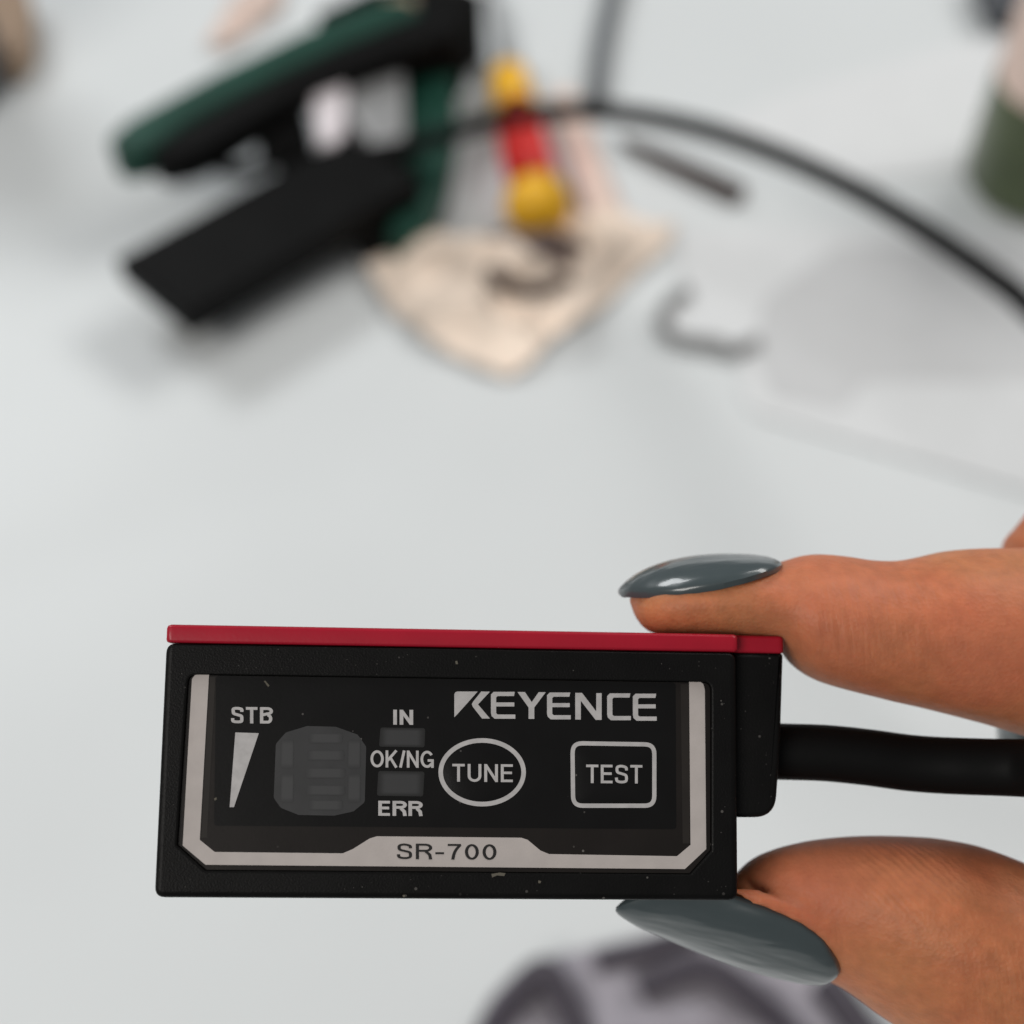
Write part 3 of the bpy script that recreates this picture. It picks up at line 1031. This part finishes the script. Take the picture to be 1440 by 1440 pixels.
# green and black pliers-like hand tool
tool = empty('hand_tool', T(480, 200))
tag(tool, 'dark green and black hand tool lying open behind the black box', 'hand tool')
slab('handle', [(146, 196), (178, 166), (300, 100), (430, 38), (560, -10), (600, 10), (470, 62), (350, 118), (250, 172), (205, 208), (165, 215)], 24, 40, M['green'], tool, bev=3, r=8)
slab('grip', [(205, 214), (255, 176), (350, 122), (470, 66), (600, 14), (620, 50), (520, 82), (430, 116), (330, 180), (275, 212), (230, 222)], 23, 38, M['black'], tool, bev=3, r=6)
slab('head', [(430, 22), (520, -20), (640, -30), (690, -10), (640, 20), (655, 48), (570, 58), (520, 52)], 0.3, 34, M['black'], tool, bev=3, r=6)
slab('handle', [(568, 88), (640, 84), (644, 180), (630, 250), (600, 318), (560, 336), (545, 330), (572, 230)], 0.3, 15, M['green'], tool, bev=3, r=7)
slab('grip', [(480, 270), (570, 232), (590, 300), (560, 335), (500, 340)], 0.3, 12, M['black'], tool, bev=2, r=6)
mring = MB()
c0 = T(343, 206, 20)
rp = [c0 + Vector((math.cos(a) * 0.0145, math.sin(a) * 0.0145, 0)) for a in np.linspace(0, 2 * math.pi * 0.985, 40)]
mring.tube(rp, 0.0032, 10).build('ring', M['black'], tool)
slab('rim', [(566, 76), (656, 70), (658, 84), (640, 92), (568, 94)], 6, 19, M['black'], tool, bev=1, r=2)
slab('ratchet_plate', [(350, 140), (420, 110), (440, 190), (400, 215), (360, 200)], 12, 24, M['black'], tool, bev=1, r=4)
slab('dial', [(437, 118), (452, 96), (478, 96), (486, 118), (482, 186), (468, 202), (448, 198)], 4, 30, M['white'], tool, bev=2, r=4)
slab('steel_plate', [(490, 102), (566, 92), (570, 180), (552, 214), (528, 208), (492, 160)], 4, 26, M['greymetal'], tool, bev=1, r=3)
slab('rivet', [(540, -8), (582, -12), (588, 12), (562, 22), (540, 14)], 33, 38, M['tan'], tool, bev=2, r=4)

# screwdriver
a, b_ = T(757, 289, 12), T(713, 100, 10)
ax = (b_ - a).normalized()
Ls = (b_ - a).length
sd = empty('screwdriver', a - Vector((0, 0, 0.009)))
tag(sd, 'screwdriver with red and yellow handle, lying above the crumpled beige paper', 'screwdriver')
MB().lathe([(0.003, -0.0105), (0.009, -0.009), (0.0128, -0.004), (0.0136, 0.001), (0.0122, 0.006), (0.010, 0.007)], a, ax).build('end_cap', M['yellow'], sd)
mh = MB()
rings = []
for h, r in ((0.0075, 0.0095), (0.010, 0.0102), (Ls * 0.35, 0.0105), (Ls * 0.55, 0.0098), (Ls * 0.64, 0.0084)):
    s = ax.orthogonal().normalized(); u = ax.cross(s)
    rings.append([a + ax * h + (s * math.cos(t) + u * math.sin(t)) * r * (1 + 0.05 * math.cos(6 * t)) for t in np.linspace(0, 2 * math.pi, 49)[:-1]])
mh.loft(rings)
mh.build('handle', M['redh'], sd)
MB().lathe([(0.006, Ls * 0.64), (0.0062, Ls * 0.66), (0.0058, Ls * 0.71), (0.005, Ls * 0.715)], a, ax).build('collar', M['brown'], sd)
MB().lathe([(0.007, Ls * 0.715), (0.0088, Ls * 0.75), (0.0086, Ls * 0.95), (0.0045, Ls * 1.02), (0.003, Ls * 1.03)], a, ax).build('ferrule', M['yellow'], sd)
MB().lathe([(0.0036, Ls * 1.03), (0.0036, Ls * 1.08), (0.0024, Ls * 1.09), (0.0024, Ls * 1.7), (0.003, Ls * 1.75), (0.001, Ls * 1.85)], a, ax, 16).build('shaft', M['steel'], sd)


def crumple(name, pxs, amp, lift, material, loc=None, parent=None, seed=0.0, freq=55.0, rings=18, n=96, thick=0.0006, centre=None):
    """a creased sheet: sharp folds from ridged noise, edges resting near the table"""
    pts = [T(x, y, 2).to_2d() for x, y in pxs]
    # resample the outline
    per = []
    N = len(pts)
    L = [0]
    for i in range(N): L.append(L[-1] + (pts[(i + 1) % N] - pts[i]).length)
    for k in range(n):
        s = L[-1] * k / n
        i = max(j for j in range(N) if L[j] <= s)
        t = (s - L[i]) / (L[i + 1] - L[i])
        per.append(pts[i].lerp(pts[(i + 1) % N], t))
    c = sum(per, Vector((0, 0))) / n if centre is None else T(*centre, 2).to_2d()
    m = MB(); bm = m.bm
    def hz(p, s):
        q = Vector((p.x * freq, p.y * freq, seed))
        r1 = 1 - abs(noise.noise(q)) * 2.2
        r2 = 1 - abs(noise.noise(q * 2.3 + Vector((5, 3, 1)))) * 2.2
        return max(0.0007, lift * (1 - s**3) + amp * (max(0, r1) * 0.7 + max(0, r2) * 0.35) * (1.05 - 0.75 * s) + 0.001)
    layers = []
    for side in (1, 0):
        rows = []
        for k in range(1, rings + 1):
            s = k / rings
            row = []
            for p in per:
                q = c.lerp(p, s)
                row.append(bm.verts.new((q.x, q.y, hz(q, s) - (0 if side else thick))))
            rows.append(row)
        cv = bm.verts.new((c.x, c.y, hz(c, 0) - (0 if side else thick)))
        for i in range(n):
            bm.faces.new((cv, rows[0][i], rows[0][(i + 1) % n]))
            for k in range(rings - 1):
                bm.faces.new((rows[k][i], rows[k + 1][i], rows[k + 1][(i + 1) % n], rows[k][(i + 1) % n]))
        layers.append(rows[-1])
    for i in range(n):
        j = (i + 1) % n
        bm.faces.new((layers[0][i], layers[1][i], layers[1][j], layers[0][j]))
    return m.build(name, material, parent, loc=loc, smooth=25)


tag(crumple('crumpled_paper', [(515, 375), (550, 345), (610, 335), (650, 352), (720, 350), (790, 318), (860, 300), (905, 318), (952, 322), (935, 350), (885, 392), (835, 445),
                               (775, 478), (745, 515), (712, 528), (665, 510), (605, 482), (555, 440)], 0.018, 0.003, M['beige'], loc=T(700, 420), seed=2.2, freq=34, rings=26, n=130),
    'crumpled beige paper lying below the red and yellow screwdriver', 'paper')
tag(crumple('torn_paper', [(655, 360), (700, 340), (760, 350), (800, 345), (830, 352), (800, 392), (740, 400), (690, 402), (650, 392)], 0.006, 0.014, M['scrap'], loc=T(730, 375), seed=7.1, freq=70, rings=10, n=48),
    'small dark brown scrap on top of the crumpled beige paper', 'scrap')
curl = MB().tube(catmull([T(690, 382, 17), T(708, 402, 19), T(740, 411, 20), T(772, 406, 20), T(797, 392, 18)], 8), 0.0028, 12).build('curled_tie', M['brown'], loc=T(740, 405, 17))
tag(curl, 'short dark curled tie resting on the crumpled beige paper', 'tie')
tag(crumple('paper_strip', [(775, 128), (806, 124), (830, 170), (850, 230), (880, 296), (868, 316), (826, 312), (806, 240), (786, 180)], 0.005, 0.003, M['pink'], loc=T(820, 220), seed=3.3, freq=60, rings=10, n=56),
    'pale pink paper strip beside the red screwdriver handle', 'paper')
tag(crumple('pink_scrap', [(290, 62), (320, 10), (350, -30), (400, -40), (395, 10), (350, 42), (315, 66)], 0.006, 0.004, M['pink'], loc=T(345, 15), seed=9.3, freq=60, rings=8, n=40),
    'pale pink scrap of paper behind the green tool handle at the top', 'paper')

tag(crumple('shade_toned_bag', [(640, 1500), (690, 1400), (740, 1350), (820, 1335), (930, 1310), (1040, 1320), (1140, 1370), (1250, 1440), (1300, 1540)], 0.004, 0.001, M['bag'], loc=T(950, 1420), seed=8.7, freq=40, rings=14, n=70, thick=0.0003),
    'crumpled plastic bag toned lavender grey for the shade around the dark cables at the bottom', 'bag')  # the bag's tone stands in for shade around the cables

# brown stick
p0, p1 = T(872, 196, 3), T(1040, 274, 3)
stick = MB().lathe([(0.0008, -0.001), (0.0022, 0.004), (0.0034, 0.02), (0.0042, (p1 - p0).length * 0.8), (0.0042, (p1 - p0).length), (0.003, (p1 - p0).length + 0.0015)], p0, p1 - p0, 20).build('stick', M['brown'], loc=p0)
tag(stick, 'short dark brown stick lying under the arching black cable', 'stick')

# grey hook-shaped cord on the table
hook = MB().tube(catmull([T(968, 408, 3), T(945, 424, 3), T(930, 448, 3), T(940, 470, 3), T(975, 480, 3), T(1005, 483, 3), T(1030, 492, 3), T(1064, 480, 3)], 8), 0.0025, 12).build('bent_cord', M['greycord'], loc=T(960, 460))
tag(hook, 'grey hook shaped cord lying right of the crumpled beige paper', 'cord')

# grey cord at the top
gc = MB().tube(catmull([T(838, 140, 4), T(842, 90, 4), T(852, 30, 4), T(868, -40, 4), T(880, -120, 4)], 8), 0.0042, 12).build('cord', mat('slate_cord', (0.13, 0.14, 0.15), 0.5), loc=T(850, 40))
tag(gc, 'straight slate grey cord running off the top edge right of the screwdriver', 'cord')


def sheet(name, pxs, z, th, material, label, cat, curl=0.0):
    pts = [T(x, y, z).to_2d() for x, y in pxs]
    pts = round_poly(pts, 0.006, 4)
    m = MB().prism(pts, z * 0.001, (z + th) * 0.001)
    o = m.build(name, material, loc=T(*pxs[0]))
    return tag(o, label, cat)


sheet('white_board', [(950, 326), (1700, 318), (1800, 800), (1440, 692), (1060, 582), (1042, 550), (1040, 492), (985, 484), (934, 462), (938, 430), (962, 404)], 0.25, 0.9, M['sheet'], 'thin white foam board lying under the arching cable on the right', 'board')
sheet('shade_sheet', [(1075, 420), (1180, 345), (1700, 350), (1740, 560), (1440, 535), (1215, 535), (1190, 575), (1085, 560), (1060, 490)], 1.25, 0.12, M['shade'], 'light grey sheet standing in for the soft shade on the white board', 'shade')  # thin sheet added where shade falls on the board
sheet('paper_sheet', [(1005, 172), (1120, 128), (1440, 36), (1760, -60), (1900, 120), (1500, 230), (1180, 255)], 0.3, 0.5, M['sheet'], 'white paper sheet lying above the arching cable near the green jar', 'paper')

# jar at the right edge
jl = T(1446, 258)
jar = empty('jar', jl)
tag(jar, 'dark green jar with pale label at the right edge', 'jar')
MB().lathe([(0.020, 0.0005), (0.026, 0.003), (0.0275, 0.008), (0.0275, 0.050), (0.0270, 0.052)], jl, seg=40).build('base', M['jar'], jar)
MB().lathe([(0.0268, 0.052), (0.0268, 0.095), (0.024, 0.104), (0.018, 0.110)], jl, seg=40).build('label', M['pink'], jar)
MB().lathe([(0.0175, 0.110), (0.0195, 0.111), (0.0195, 0.124), (0.017, 0.126)], jl, seg=40).build('lid', M['jar'], jar)

# dark knob and carton at the left edge
kl = T(-92, 128)
kn = empty('bottle', kl)
tag(kn, 'dark bottle cut off by the left edge', 'bottle')
MB().lathe([(0.024, 0.0003), (0.030, 0.002), (0.032, 0.006), (0.032, 0.085), (0.028, 0.100), (0.014, 0.110), (0.013, 0.112)], kl, seg=32).build('body', M['dusk'], kn)  # bottle enlarged to throw a soft shadow onto the table
MB().lathe([(0.0135, 0.112), (0.0165, 0.113), (0.0165, 0.130), (0.015, 0.132)], kl, seg=32).build('cap', M['black'], kn)
tag(slab('carton', [(-90, -20), (34, -30), (40, 40), (20, 72), (-100, 80)], 0.3, 16, M['tan'], bev=0.8, loc=T(-20, 40)), 'small tan carton in the top left corner', 'carton')
tag(slab('slate_case', [(1372, -60), (1470, -70), (1480, -2), (1440, 12), (1400, 2)], 0.3, 15, M['dusk'], bev=1.5, loc=T(1420, -20), r=4), 'slate coloured case cut off by the top right edge', 'case')

# dark leads on the table at the bottom
def lead(name, pts, r, label, material=M['bunch']):
    o = MB().tube(catmull([T(x, y, z) for x, y, z in pts], 9), r, 14).build(name, material, loc=T(pts[0][0], pts[0][1]))
    tag(o, label, 'cable', 'dark cables at the bottom edge')


lead('dark_cable', [(640, 1560, 3), (690, 1450, 4), (728, 1398, 6), (764, 1368, 9), (790, 1400, 7), (812, 1450, 5), (830, 1560, 3)], 0.0042, 'dark looped cable below the middle of the sensor at the bottom edge')
lead('dark_cable', [(838, 1352, 3), (880, 1342, 4), (915, 1334, 5), (980, 1310, 4)], 0.0030, 'short dark cable end just under the thumb nail tip')
lead('dark_cable', [(900, 1390, 4), (945, 1370, 7), (985, 1360, 9), (1020, 1372, 9), (1060, 1404, 7), (1110, 1450, 4), (1190, 1540, 3)], 0.0040, 'dark bent cable running diagonally below the thumb nail')
lead('dark_cable', [(1160, 1380, 4), (1185, 1410, 5), (1215, 1450, 4), (1290, 1540, 3)], 0.0050, 'dark cable emerging from under the thumb at the bottom')
